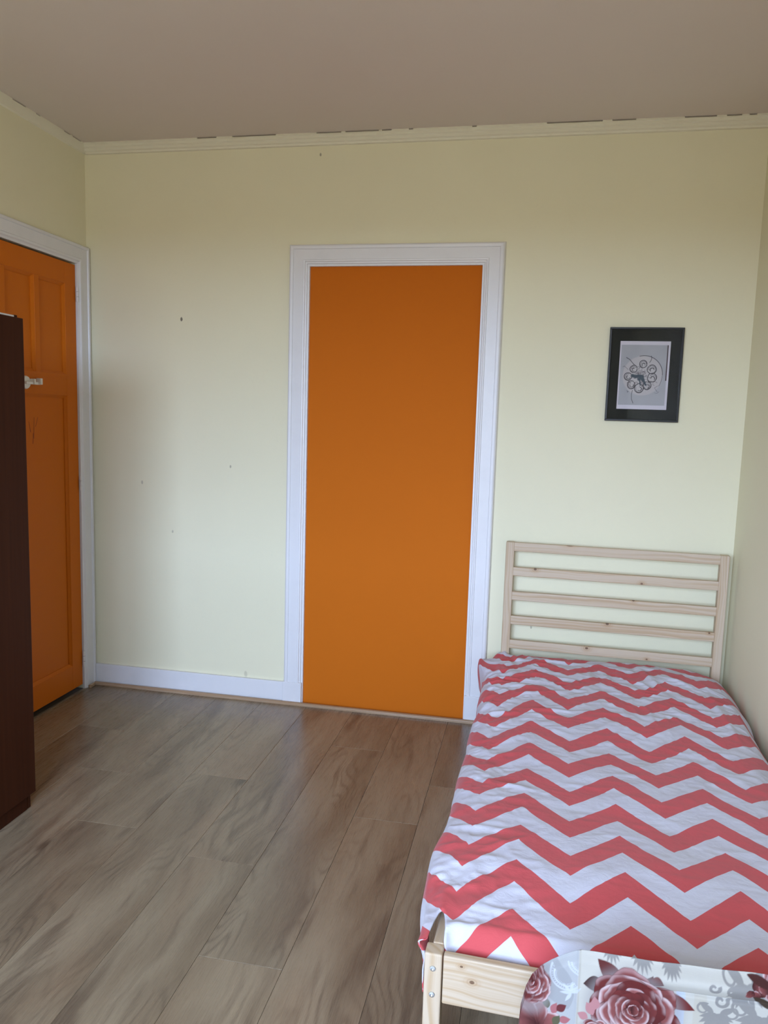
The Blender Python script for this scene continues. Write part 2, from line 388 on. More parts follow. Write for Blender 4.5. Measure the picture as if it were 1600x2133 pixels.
# ------------------------------------------------------------------ trims on the back wall
def casing_profile():
    # (distance outward from the opening, proud of the wall)
    return [(-.004, 0), (-.004, .010), (.004, .012), (.006, .018), (.013, .019), (.015, .024), (.022, .025), (.024, .021), (.072, .021), (.074, .025), (.086, .026), (.092, .022), (.096, .008), (.098, 0)]
pr = casing_profile()
tr = struct(empty('trim_1', ((D1[0] + D1[1]) / 2, 0, 0)), 'white moulded casing around the flat orange doorway', 'door frame')
X0, X1, ZT = D1
ox = (D1[0] + D1[1]) / 2
def mitred(bm, prof, path, tang_fn):
    pass
def casing_back(name, kind):
    bm = bmesh.new()
    if kind == 'L':
        A = [(X0 - a - ox, -b, .118) for a, b in pr]; B = [(X0 - a - ox, -b, ZT + a) for a, b in pr]
    elif kind == 'R':
        A = [(X1 + a - ox, -b, .135) for a, b in pr]; B = [(X1 + a - ox, -b, ZT + a) for a, b in pr]
    else:
        A = [(X0 - a - ox, -b, ZT + a) for a, b in pr]; B = [(X1 + a - ox, -b, ZT + a) for a, b in pr]
    VA = [bm.verts.new(p) for p in A]; VB = [bm.verts.new(p) for p in B]; n = len(A)
    for i in range(n - 1): bm.faces.new((VA[i], VA[i + 1], VB[i + 1], VB[i]))
    bm.faces.new((VA[-1], VA[0], VB[0], VB[-1])); bm.faces.new(VA); bm.faces.new(VB)
    return obj(name, bm, m_trim, tr)
casing_back('side_casing', 'L'); casing_back('side_casing', 'R'); casing_back('head_casing', 'T')
for (xa, xb, top) in ((X0 - .098, X0 + .002, .118), (X1 - .002, X1 + .098, .135)):
    bm = bmesh.new(); box(bm, xa - ox, xb - ox, -.028, 0, .0, top); obj('plinth_block', bm, m_trim, tr, .002)
# jamb linings (the reveal around the panel)
for dims in ((X0 - .001, X0 + .006, -.012, .06, 0, ZT), (X1 - .006, X1 + .001, -.012, .06, 0, ZT), (X0 + .006, X1 - .006, -.012, .06, ZT - .006, ZT + .001)):
    bm = bmesh.new(); box(bm, dims[0] - ox, dims[1] - ox, *dims[2:]); obj('jamb_lining', bm, m_trim, tr)
d1 = struct(box_obj('door_1', (X0 + .004, X1 - .004, .004, .05, 0, ZT - .004), m_orange), 'flat handleless orange panel filling the white-cased doorway', 'door')

bb = struct(box_obj('baseboard_back', (.026, X0 - .098, -.016, 0, .0, .112), m_trim, None, .002), 'white painted skirting board beside the flat orange doorway', 'skirting board')
b2 = struct(box_obj('baseboard_back', (X1 + .098, W, -.016, 0, 0, .112), m_trim, None, .002), 'white painted skirting board behind the pine bed', 'skirting board')
b3 = struct(box_obj('baseboard_right', (W - .014, W, -L, -.016, 0, .10), m_trim, None, .002), 'white painted skirting along the wall beside the bed', 'skirting board')
# floor batten along the back wall
bt = struct(empty('trim_2', (W / 2, -.02, 0)), 'thin oak-coloured batten along the foot of the back wall', 'floor batten')
def batten(xa, xb, prof, m, nm):
    bm = bmesh.new(); prism(bm, prof, lambda p, q, t: (t - W / 2, .02 - p, q), xa, xb); return obj(nm, bm, m, bt)
batten(.028, W - .014, [(.028, 0), (.041, 0), (.042, .003), (.042, .009), (.040, .013), (.036, .016), (.028, .017)], m_batten, 'batten')
bt2 = struct(box_obj('trim_3', (.027, .040, -.092, -.046, 0, .016), m_batten, None, .002), 'short oak batten piece at the orange panelled door frame', 'floor batten')

# ceiling mouldings
def cornice(name, prof, m, fn, a, b, label, gaps=()):
    """moulding swept a..b; along each gap its top stands a few millimetres clear of the ceiling"""
    bm = bmesh.new(); cuts = sorted({a, b} | {q for g in gaps for q in g})
    for p, q in zip(cuts[:-1], cuts[1:]):
        low = .0045 if any(g[0] <= p and q <= g[1] for g in gaps) else 0
        prism(bm, [(u_, min(w_, H - low)) for u_, w_ in prof], fn, p, q)
    return struct(obj(name, bm, m), label, 'cornice')
ribs = [(0, H), (.028, H), (.030, H - .008), (.024, H - .012), (.026, H - .022), (.019, H - .026), (.021, H - .038), (.012, H - .042), (.012, H - .050), (0, H - .052)]
t4 = cornice('trim_4', ribs, m_cornice, lambda p, q, t: (t, -p, q), .012, W, 'ribbed cream ceiling moulding above the flat orange doorway',
             ((.62, .72), (.80, 1.02), (1.22, 1.34), (1.36, 1.52), (1.535, 1.58), (1.66, 1.68), (1.95, 1.97), (2.28, 2.52), (2.56, 2.66), (2.86, 2.99), (3.03, 3.09), (3.12, 3.15)))
ribs2 = [(0, H), (.014, H), (.014, H - .006), (.010, H - .046), (0, H - .05)]
t5 = cornice('trim_5', ribs2, m_cornice, lambda p, q, t: (p, t, q), -L, -.002, 'plain cream ceiling strip above the panelled orange door',
             ((-.56, -.47), (-.40, -.37), (-.19, -.14), (-.12, -.05)))
t6 = cornice('trim_6', ribs2, m_cornice, lambda p, q, t: (W - p, t, q), -L, -.030, 'plain cream ceiling strip above the wall beside the bed')

# ------------------------------------------------------------------ panelled door in the left wall
pr2 = [(-.004, 0), (-.004, .012), (.005, .016), (.010, .022), (.020, .023), (.024, .019), (.072, .019), (.075, .025), (.086, .026), (.090, .020), (.092, 0)]
tl = struct(empty('trim_7', (0, (D2[0] + D2[1]) / 2, 0)), 'white moulded casing around the panelled orange door', 'door frame')
oy = (D2[0] + D2[1]) / 2
def casing_left(name, kind):
    bm = bmesh.new(); Z2 = D2[2]
    if kind == 'L': A = [(b, D2[1] + a - oy, 0) for a, b in pr2]; B = [(b, D2[1] + a - oy, Z2 + a) for a, b in pr2]
    elif kind == 'R': A = [(b, D2[0] - a - oy, 0) for a, b in pr2]; B = [(b, D2[0] - a - oy, Z2 + a) for a, b in pr2]
    else: A = [(b, D2[1] + a - oy, Z2 + a) for a, b in pr2]; B = [(b, D2[0] - a - oy, Z2 + a) for a, b in pr2]
    VA = [bm.verts.new(p) for p in A]; VB = [bm.verts.new(p) for p in B]; n = len(A)
    for i in range(n - 1): bm.faces.new((VA[i], VA[i + 1], VB[i + 1], VB[i]))
    bm.faces.new((VA[-1], VA[0], VB[0], VB[-1])); bm.faces.new(VA); bm.faces.new(VB)
    return obj(name, bm, m_trim, tl)
casing_left('side_casing', 'L'); casing_left('side_casing', 'R'); casing_left('head_casing', 'T')
for zc, hz in ((2.05, .075), (1.10, .075), (.165, .085)):                       # hinge knuckles painted over
    for i in range(3):
        bm = bmesh.new(); cyl(bm, (.012, D2[1] - .006 - oy, zc - hz / 2 + i * hz / 3 + .001), (0, 0, 1), .007, .007, hz / 3 - .002, 12); obj('hinge_knuckle', bm, m_trim, tl)

dr = struct(empty('door_2', (0, oy, 0)), 'orange panelled door partly behind the dark wardrobe', 'door')
XF, XB = .002, -.040                              # face and back of the leaf
ya, yb, zt, zb = D2[0] + .004 - oy, D2[1] - .006 - oy, D2[2] - .012, .024
st = .088                                          # stile
P0, P1 = ya + st, yb - st
pw = (P1 - P0 - 2 * .036) / 3
def leafbox(nm, y0, y1, z0, z1, bev=.0015): return box_obj(nm, (XB, XF, y0, y1, z0, z1), m_orange_door, dr, bev)
leafbox('stile', ya, P0, zb, zt); leafbox('stile', P1, yb, zb, zt)
RT, RM0, RM1, RB = 2.090, 1.545, 1.648, .150
leafbox('top_rail', P0, P1, RT, zt); leafbox('lock_rail', P0, P1, RM0, RM1); leafbox('bottom_rail', P0, P1, zb, RB)
ups = [(P0 + i * (pw + .036), P0 + i * (pw + .036) + pw) for i in range(3)]
for i in range(2): leafbox('muntin', ups[i][1], ups[i + 1][0], RM1, RT)
def panel(y0, y1, z0, z1):
    box_obj('panel', (XB + .01, XF - .014, y0, y1, z0, z1), m_orange_door, dr)
    m = .013                                       # bead around the panel
    for (a, b, c_, d) in ((y0, y1, z1 - m, z1), (y0, y1, z0, z0 + m)):
        bm = bmesh.new(); s = 1 if c_ > z0 else -1; zo = d if s > 0 else c_; zi = c_ if s > 0 else d
        prism(bm, [(XF - .014, zi), (XF - .011, zi), (XF - .002, zo), (XF - .014, zo)], lambda p, q, t: (p, t, q), a, b); obj('bead', bm, m_orange_door, dr)
    for s, yo in ((1, y1), (-1, y0)):
        bm = bmesh.new(); yi = yo - s * m
        prism(bm, [(XF - .014, yi), (XF - .011, yi), (XF - .002, yo), (XF - .014, yo)], lambda p, q, t: (p, q, t), z0 + m * .0, z1 - m * .0); obj('bead', bm, m_orange_door, dr)
for a, b in ups: panel(a, b, RM1, RT)
panel(P0, P1, RB, RM0)
# scratch marks on the lower panel
for (y, z, dy, h) in ((-.440, 1.335, .006, .10), (-.462, 1.365, -.012, .05), (-.425, 1.39, .018, .045), (-.448, 1.31, .004, .05)):
    bm = bmesh.new(); q = [bm.verts.new((XF - .0137, y - oy + a, z + b)) for a, b in ((-.0014, 0), (.0016, .002), (dy + .001, h), (dy - .0008, h))]
    bm.faces.new(q); r_ = bmesh.ops.extrude_face_region(bm, geom=bm.faces[:]); bmesh.ops.translate(bm, vec=(.0004, 0, 0), verts=[v for v in r_['geom'] if isinstance(v, bmesh.types.BMVert)]); obj('scratch', bm, m_scratch, dr)
# white hook on the lock rail: round rose with a squared arm
bm = bmesh.new(); cyl(bm, (XF, -.508 - oy, 1.594), (1, 0, 0), .031, .027, .008, 28); hk = obj('hook_rose', bm, m_white, dr, .002); hk['label'] = 'round white rose of a small hook'
bm = bmesh.new(); box(bm, XF + .006, XF + .022, -.530 - oy, -.430 - oy, 1.586, 1.598); box(bm, XF + .008, XF + .034, -.444 - oy, -.430 - oy, 1.587, 1.616)
box(bm, XF + .006, XF + .030, -.484 - oy, -.474 - oy, 1.587, 1.612); obj('hook_arm', bm, m_white, dr, .002)

# ------------------------------------------------------------------ dark wardrobe
wd = tag(empty('wardrobe', (.28, -1.76, 0)), 'dark reddish-brown wardrobe standing beside the panelled orange door', 'wardrobe')
def wbox(nm, x0, x1, y0, y1, z0, z1, m=m_wenge, bev=.0015): return box_obj(nm, (x0 - .28, x1 - .28, y0 + 1.76, y1 + 1.76, z0, z1), m, wd, bev)
YA, YB, ZW = -2.27, -1.262, 1.782
wbox('side_panel', .03, .526, YB - .018, YB, .0, ZW); wbox('side_panel', .03, .526, YA, YA + .018, 0, ZW)
wbox('top_panel', .03, .526, YA + .018, YB - .018, ZW - .018, ZW)
wbox('back_panel', .03, .036, YA + .018, YB - .018, .06, ZW - .018)
wbox('plinth', .512, .528, YA + .018, YB - .022, 0, .064); wbox('bottom_panel', .036, .510, YA + .018, YB - .018, .066, .084)
wbox('door', .528, .546, YA + .001, (YA + YB) / 2 - .0015, .062, ZW + .001); wbox('door', .528, .546, (YA + YB) / 2 + .0015, YB + .004, .062, ZW + .001)
wb_ = tag(box_obj('board', (-.24, .24, -.485, .485, 0, .008), m_white, None, .001), 'thin white board lying on top of the dark wardrobe', 'board')
wb_.location = (.29, -1.768, ZW + .001)
box_obj('end_block', (.215, .24, .487, .501, 0, .010), m_wenge, wb_, .001)

# ------------------------------------------------------------------ framed drawing
px0, px1, pz0, pz1 = 2.609, 2.928, 1.4985, 1.917
pcx, pcz = (px0 + px1) / 2, pz0
pf = tag(empty('framed_picture', (pcx, -.001, pcz)), 'black-framed ink drawing with a charcoal mount on the cream wall', 'picture')
pw_, ph_ = (px1 - px0) / 2, pz1 - pz0; fw = .009
for nm, d in (('frame_rail', (-pw_, pw_, -.016, 0, ph_ - fw, ph_)), ('frame_rail', (-pw_, pw_, -.016, 0, 0, fw)), ('frame_rail', (-pw_, -pw_ + fw, -.016, 0, fw, ph_ - fw)), ('frame_rail', (pw_ - fw, pw_, -.016, 0, fw, ph_ - fw))):
    box_obj(nm, d, m_frame, pf, .0012)
box_obj('mount', (-pw_ + fw, pw_ - fw, -.007, -.002, fw, ph_ - fw), m_mat, pf)
# the drawing: a paper sheet whose print is coloured point by point
nx, nz = 216, 304
PWd, PHd = .2165, .303
gx = np.linspace(0, 1, nx)[:, None] * np.ones((1, nz)); gz = np.linspace(0, 1, nz)[None, :] * np.ones((nx, 1))
sx = -PWd / 2 + PWd * gx + (2.766 - pcx); sz = (1.5535 - pz0) + PHd * gz
C = np.zeros((nx, nz, 3)) + np.array(srgb(205, 198, 204))
ix, iz = gx * 800, (1 - gz) * 1080                 # sheet laid out as 800 x 1080 drawing units
inside = (ix > 22) & (ix < 765) & (iz > 60) & (iz < 1015)
paper = np.array(srgb(168, 166, 168)) * (1 + .10 * vnoise(ix / 130, iz / 160, 3)[..., None])
C[inside] = paper[inside]
edge = ((ix > 748) & (ix < 770) & (iz > 60) & (iz < 620)); C[edge] = srgb(70, 52, 56)
def blend(mask, colr, a=1.0):
    global C
    C = C * (1 - (mask * a)[..., None]) + np.array(colr) * (mask * a)[..., None]
disc = 1 - sstep(.93, 1.0, np.hypot((ix - 385) / 330, (iz - 545) / 325)); blend(disc * inside, srgb(190, 182, 180), .8)
ink = srgb(48, 44, 50)
def stroke(pts, w=3.0, a=.8, c_=ink):
    pts = np.array(pts, float); d = np.full(ix.shape, 1e9)
    for p, q in zip(pts[:-1], pts[1:]):
        v = q - p; t = np.clip(((ix - p[0]) * v[0] + (iz - p[1]) * v[1]) / max(v @ v, 1e-6), 0, 1)
        d = np.minimum(d, np.hypot(ix - p[0] - t * v[0], iz - p[1] - t * v[1]))
    blend(1 - sstep(w * .8, w * 1.9, d), c_, min(1, a * 1.25))
def arc(cx, cz, rx, rz, a0, a1, n=28, wob=0, seed=0):
    rs = np.random.RandomState(seed); t = np.radians(np.linspace(a0, a1, n)); k_ = 1 + wob * np.interp(np.arange(n), np.linspace(0, n, 8), rs.rand(8) - .5)
    return np.stack([cx + rx * k_ * np.cos(t), cz - rz * k_ * np.sin(t)], 1)
stroke(arc(400, 525, 300, 298, 105, 0), 3.2); stroke(arc(400, 525, 300, 340, 0, -32), 2.4, .7)
stroke([(640, 800), (590, 735), (640, 700)], 2.2, .6); stroke([(590, 815), (640, 820), (665, 790)], 2.0, .5)
stroke([(505, 230), (515, 265), (505, 300), (485, 335)], 3, .8)
stroke([(110, 260), (165, 290), (215, 345), (255, 385)], 3.4, .8)
stroke([(60, 410), (85, 395), (115, 420), (150, 450)], 2.4, .55); stroke([(150, 790), (175, 800), (160, 812)], 3, .6)
stroke([(240, 780), (228, 850), (235, 920), (262, 985)], 3.0, .75)
cur = [(385, 360, 58), (235, 440, 60), (155, 560, 62), (215, 690, 62), (345, 745, 70), (470, 700, 62), (540, 575, 72), (525, 440, 70)]
for i, (a, b, r) in enumerate(cur):
    stroke(arc(a, b, r, r, 20 * i, 20 * i + 345, 40, .18, i), 4.2, .85)
    stroke(arc(a + 4, b + 6, r * .78, r * .80, 40 * i, 40 * i + 250, 30, .2, i + 20), 3.0, .6)
    stroke(arc(a + 8, b + 10, r * .45, r * .42, 30 + 50 * i, 230 + 50 * i, 24, .3, i + 40), 4.6, .85)
    blend(1 - sstep(r * .25, r * .42, np.hypot(ix - a - 6, iz - b - 14)), srgb(188, 182, 180), .7)
rs = np.random.RandomState(8)
for i in range(46):
    a, b = 375 + rs.randn() * 85, 570 + rs.randn() * 85; r = 14 + rs.rand() * 26; s0 = rs.rand() * 360
    stroke(arc(a, b, r, r * .8, s0, s0 + 150 + rs.rand() * 140, 16, .3, i), 2.4, .55, srgb(70, 58, 66))
for pts, w in (([(225, 545), (275, 560), (330, 550), (385, 560)], 20), ([(330, 600), (380, 580), (400, 620)], 18), ([(400, 590), (420, 650), (445, 690)], 11), ([(360, 690), (345, 620)], 8)):
    stroke(pts, w, .8, srgb(62, 74, 84))
Pp = np.stack([sx, np.full_like(sx, -.0082), sz], -1)
po = grid_mesh('paper_print', Pp, m_print, colr=C, smooth=False); po.parent = pf
so = po.modifiers.new('sheet', 'SOLIDIFY'); so.thickness = .0006; so.offset = 1
box_obj('glass', (-pw_ + fw, pw_ - fw, -.0112, -.0102, fw, ph_ - fw), m_glass, pf)

# ------------------------------------------------------------------ pine bed
BX, BY, BR, BL, BW, HH, FH = 2.19445, -.07351, -.0346, 2.052, .98, .9205, .3197
bed = tag(empty('bed_frame', (BX, BY, 0), BR), 'raw pine single bed frame with slatted headboard', 'bed')
PO = .039
for u0 in (0, BW - PO):
    bm = bmesh.new(); box(bm, u0, u0 + PO, 0, PO, 0, HH); obj('headboard_post', bm, m_pine_z, bed, .004, 3)
    bm = bmesh.new(); box(bm, u0, u0 + PO, -BL, -BL + PO, 0, FH); obj('foot_post', bm, m_pine_z, bed, .004, 3)
    for zz in (.286, .224):
        bm = bmesh.new(); cu = u0 + PO / 2
        prof = [(.0068, 0), (.0068, .0012), (.0060, .0022), (.0030, .0026), (.0026, .0024), (.0026, .0002)]
        rings_ = [[bm.verts.new((cu + r_ * math.cos(w), -BL - h_, zz + r_ * math.sin(w))) for w in [2 * math.pi * q / 24 for q in range(24)]] for r_, h_ in prof]
        for A_, B_ in zip(rings_[:-1], rings_[1:]):
            for q in range(24): bm.faces.new((A_[q], A_[(q + 1) % 24], B_[(q + 1) % 24], B_[q]))
        b_ = obj('screw', bm, m_zinc, bed)
        bm = bmesh.new(); cyl(bm, (cu, -BL - .0004, zz), (0, 1, 0), .0027, .0027, .0004, 24); obj('socket', bm, m_zinc, b_)
for i in range(5):
    zt_ = HH - .0005 - i * .1172
    bm = bmesh.new(); box(bm, PO - .002, BW - PO + .002, .003, .024, zt_ - .042, zt_); obj('headboard_slat', bm, m_pine_x, bed, .003)
bm = bmesh.new(); box(bm, PO + .003, BW - PO - .003, -BL - .001, -BL + .019, .207, .3205); obj('footboard', bm, m_pine_foot, bed, .003)
for u0, u1 in ((.013, .038), (BW - .038, BW - .013)):
    bm = bmesh.new(); box(bm, u0, u1, -BL + PO - .002, .002, .205, .321); obj('side_rail', bm, m_pine_y, bed, .003)
    s = 1 if u0 < .5 else -1
    bm = bmesh.new(); a_ = u1 if s > 0 else u0 - .02
    box(bm, a_, a_ + .02, -1.95, -.06, .165, .19); obj('slat_ledge', bm, m_pine_y, bed)
for i in range(9):
    v = -.18 - i * .21
    bm = bmesh.new(); box(bm, .04, BW - .04, v - .035, v + .035, .19, .205); obj('bed_slat', bm, m_pine_x, bed, .002)

bm = bmesh.new(); box(bm, .058, BW - .058, -1.955, -.04, .205, .330)
mt = tag(obj('mattress', bm, m_mattress, None, .03, 4), 'white mattress under the chevron cover on the pine bed', 'mattress')
mt.location = (BX, BY, 0); mt.rotation_euler = (0, 0, BR)

# chevron bedspread: profile across (S), profile along (Tt)
def resample(pts, n):
    p = np.array(pts, float); d = np.r_[0, np.cumsum(np.hypot(*np.diff(p, axis=0).T))]
    # Catmull-like smoothing by Chaikin
    for _ in range(3):
        q = np.empty((2 * len(p) - 2, 2)); q[0::2] = .75 * p[:-1] + .25 * p[1:]; q[1::2] = .25 * p[:-1] + .75 * p[1:]
        p = np.vstack([p[:1], q, p[-1:]])
    d = np.r_[0, np.cumsum(np.hypot(*np.diff(p, axis=0).T))]
    t = np.linspace(0, d[-1], n); return np.stack([np.interp(t, d, p[:, 0]), np.interp(t, d, p[:, 1])], 1), t
ns, nt_ = 250, 420
prs, sarc = resample([(-.040, -.185), (-.046, -.12), (-.042, -.07), (-.024, -.032), (.02, -.014), (.09, -.002), (.16, 0), (.5, .004), (.80, 0), (.89, -.006), (.95, -.03), (.995, -.065), (1.02, -.11), (1.026, -.17)], ns)
i0 = np.argmin(np.abs(prs[:, 0] - .2)); Sa = sarc - sarc[i0] + prs[i0, 0]
prt, tarc = resample([(-.012, -.075), (-.020, -.03), (-.045, -.006), (-.12, 0), (-1.90, 0), (-1.965, -.003), (-1.992, -.016), (-2.006, -.04), (-2.018, -.075), (-2.020, -.12)], nt_)
j0 = np.argmin(np.abs(prt[:, 0] + 1.0)); Ta = -(tarc - tarc[j0]) + prt[j0, 0]
SU, TV = np.meshgrid(np.arange(ns), np.arange(nt_), indexing='ij')
u = prs[SU, 0].copy(); dzs = prs[SU, 1].copy(); v = prt[TV, 0].copy(); dzt = prt[TV, 1].copy(); S = Sa[SU]; Tt = Ta[TV]
z0 = .383 + .040 * sstep(-1.25, -.28, v) - .010 * sstep(-.22, -.03, v) - .020 * sstep(-1.72, -1.93, v)
inner = sstep(.02, .06, S)                         # 0 on the hanging left side
v = v * inner + np.maximum(Tt, -2.03) * (1 - inner); dzt = dzt * inner
hang = sstep(-.02, -.07, dzs)                      # how far the cloth has turned over the edge
z = z0 + dzs + dzt - hang * (z0 - .383) * .3
# broad softness and wrinkles
soft = vnoise(S * 5, v * 4, 1) * .010 + vnoise(S * 11, v * 9, 2) * .006
fold = np.abs(vnoise(S * 15 + 3 * vnoise(S * 4, v * 4, 6), v * 22 + 2 * vnoise(S * 5, v * 3, 7), 4)) * .013 + np.abs(vnoise(S * 34, v * 46 + 3 * vnoise(S * 8, v * 8, 9), 5)) * .0060
headw = .40 + .85 * sstep(-1.5, -.2, v) + .9 * sstep(.28, .02, S)
disp = soft - fold * headw
disp += .006 * np.exp(-((v + 1.975 + .02 * S) / .012) ** 2) * inner
# a few long pulled creases
for (a, b, c_, d, amp, w) in ((.05, -.62, .34, -.52, .007, .012), (.08, -.75, .42, -.72, .006, .010), (.60, -.10, .66, -.38, .010, .018), (.86, -.35, .90, -.85, .008, .014), (.70, -.25, .80, -.33, .007, .012), (.04, -.42, .25, -.33, .008, .014), (.02, -1.30, .26, -1.36, .005, .010), (.05, -1.72, .22, -1.60, .005, .009), (.45, -.20, .50, -.50, .006, .014), (.10, -.2, .36, -.16, .008, .012)):
    vx, vy = c_ - a, d - b; t = np.clip(((S - a) * vx + (v - b) * vy) / (vx * vx + vy * vy), 0, 1)
    dd = np.hypot(S - a - t * vx, v - b - t * vy); disp += amp * np.exp(-(dd / w) ** 2) * np.sin(np.pi * np.clip(t, .02, .98))
z += disp * (1 - hang)
left = S < .3
u += np.where(left, -1, 1) * hang * (.55 * soft + vnoise(v * 9, S * 3, 11) * .022 - .004)
bul = np.exp(-((v + .17) / .10) ** 2)
u += np.where(left, -1, 0) * sstep(.05, -.06, S) * (.046 * bul - .034 * sstep(-1.84, -1.99, v) * sstep(-.015, -.08, S) + .012 * np.exp(-((v + 1.70) / .2) ** 2))
z += np.where(left, 1, 0) * hang * .05 * bul
zlow = .205 + .02 * vnoise(v * 4, v * 0, 12)
z = np.maximum(z, np.where(left, zlow, .2))
wall_u = 1.0172 - .0346 * v - .006
u = np.minimum(u, wall_u)
keep = np.ones((ns - 1, nt_ - 1), bool)
cS = S[:-1, :-1]; cV = Tt[:-1, :-1]
keep[(cS > .925) & (cV < -1.94)] = False
keep[(cS > -.022 + .10 * (cV + 1.94)) & (cS < .050 - .22 * (cV + 1.94)) & (cV < -1.925 - 5 * (cS - .016) ** 2 / .02)] = False
uvw = np.stack([S + .010 * vnoise(S * 6, Tt * 6, 21) * headw, Tt + (.026 * vnoise(S * 5, Tt * 5, 22) + .016 * vnoise(S * 14, Tt * 11, 23)) * headw], -1)
bs = grid_mesh('bedspread', np.stack([u, v, z], -1), m_chevron, uv=uvw, keep=keep)
bm = bmesh.new(); bm.from_mesh(bs.data); bmesh.ops.delete(bm, geom=[w for w in bm.verts if not w.link_faces], context='VERTS'); 
rim = [w for w in bm.verts if w.is_boundary and -.03 < w.co.x < .10 and w.co.y < -1.90]
for _ in range(14):
    new = {}
    for w in rim:
        nb = [e.other_vert(w) for e in w.link_edges if e.is_boundary]
        if len(nb) == 2: new[w] = (w.co * 2 + nb[0].co + nb[1].co) / 4
    for w, p_ in new.items(): w.co = p_
bm.to_mesh(bs.data); bm.free()
if bs.data.polygons[len(bs.data.polygons) // 2].normal.z < 0: bs.data.flip_normals()
bs.location = (BX, BY, 0); bs.rotation_euler = (0, 0, BR)
so = bs.modifiers.new('cloth', 'SOLIDIFY'); so.thickness = .003; so.offset = -1
tag(bs, 'red and white chevron bedspread covering the pine bed', 'bedspread')

# ------------------------------------------------------------------ rose-printed cover at the foot of the bed
UA, US, UB = .205, .315, .97
ul = np.r_[np.linspace(UA, .70, 440), np.linspace(.71, UB, 24)]
def ztop(uu):
    base = .511 + .058 * (uu - .315)
    t = np.clip((US - uu) / (US - UA), 0, 1)
    return np.where(uu < US, .511 - .42 * t - (.165 - .02) * (1 - np.sqrt(np.clip(1 - t ** 2.2, 0, 1))) * 1.0 + .10 * t ** 3 , base)
rows = np.r_[np.linspace(0, 1, 26)[:-1] * .62, .62 + .38 * np.linspace(0, 1, 190), 1 + np.linspace(0, 1, 34)[1:]]
UU, RR = np.meshgrid(ul, rows, indexing='ij')
# left shoulder outline taken as a smooth curve through its shape points
zt2 = np.where(UU < US, np.interp(UU, [.205, .210, .214, .222, .232, .248, .267, .290, .315], [.05, .30, .375, .415, .441, .463, .480, .4965, .511]), .511 + .058 * (UU - .315))
fr_ = np.clip(RR, 0, 1); bk = np.clip(RR - 1, 0, 1)
Zc = zt2 * fr_ * (1 - bk) + zt2 * bk * 0 + zt2 * (bk > 0) * 0
Zc = np.where(RR <= 1, zt2 * fr_, zt2 * (1 - bk))
V0 = -2.232 + np.where(UU < US, (US - UU) * .06, 0)
depth = .11
Vc = np.where(RR <= 1, V0 - .03 * (1 - fr_) + .010 * sstep(.96, 1.0, fr_), V0 + .010 + .055 * bk ** .8)
# roll of slack cloth below the ridge with its crease
hgt = zt2 - Zc
cl = .034 + .040 * np.clip((UU - .42) / .22, 0, 1) * 0 + .012
slack = np.exp(-((hgt - .024) / .018) ** 2) * sstep(.34, .46, UU) * .010 - np.exp(-((hgt - .049) / .0035) ** 2) * sstep(.42, .50, UU) * .006
Vc -= np.where(RR <= 1, slack, 0)
Vc -= np.where(RR <= 1, np.exp(-((UU - US) / .0025) ** 2) * .002, 0)      # piped seam
Vc += np.where(RR <= 1, vnoise(UU * 18, Zc * 14, 31) * .006, 0)
# printed pattern in cloth coordinates (metres along, metres up)
a_, b_ = UU, np.where(RR <= 1, Zc, zt2)
F = np.zeros(UU.shape + (3,)) + srgb(226, 220, 208)
def put(mask, c_, al=1.0):
    global F
    F = F * (1 - (mask * al)[..., None]) + np.array(c_) * (mask * al)[..., None]
put(sstep(.002, -.002, UU - US), srgb(205, 205, 205))                       # grey side panel
put((sstep(.485, .487, UU) - sstep(.500, .502, UU)) * sstep(.047, .050, hgt), srgb(214, 222, 236))
put((sstep(.515, .517, UU) - sstep(.536, .538, UU)) * sstep(.047, .050, hgt), srgb(222, 214, 198))
grey = srgb(168, 163, 158)
def leaf(cu, cz, ln, wd_, ang, c_, al=1.0, ns_=None):
    t = math.radians(ang); x = (a_ - cu) * math.cos(t) + (b_ - cz) * math.sin(t); y = -(a_ - cu) * math.sin(t) + (b_ - cz) * math.cos(t)
    q = np.clip(x / ln, 0, 1); half = wd_ * np.sin(np.pi * q ** .8)
    m_ = ((x > 0) & (x < ln)) * sstep(.0008, -.0008, np.abs(y) - half); put(m_, c_, al); return m_, x / ln, y / max(wd_, 1e-6)
def scroll(cu, cz, r, a0, turn, w, c_):
    th = np.arctan2(b_ - cz, a_ - cu); rr = np.hypot(a_ - cu, b_ - cz)
    ph = (turn * (th - a0)) % (2 * np.pi); target = r * (.25 + .75 * ph / (2 * np.pi)); put(sstep(.0012, -.0004, np.abs(rr - target) - w * (.5 + .5 * ph / 6.3)), c_)
def damask(cu, cz, s):
    for k_ in range(9):
        leaf(cu, cz, s * (.55 + .35 * math.cos((k_ - 4) * .35)), s * .10, 200 + k_ * 17.5, grey)
    for k_ in (-1, 1):
        scroll(cu + k_ * s * .45, cz + s * .10, s * .26, 1.0, k_, s * .035, grey); leaf(cu + k_ * s * .1, cz, s * .62, s * .12, 90 - k_ * 55, grey)
damask(.425, .528, .034); damask(.475, .524, .030); damask(.372, .526, .030)
damask(.600, .512, .060); damask(.628, .455, .075); damask(.555, .445, .050); damask(.70, .47, .07)
for uu_, zz_, r_, tr_ in ((.578, .500, .016, 1), (.588, .478, .012, -1), (.545, .500, .010, 1), (.606, .500, .014, -1), (.560, .470, .012, 1)): scroll(uu_, zz_, r_, .5, tr_, .003, grey)
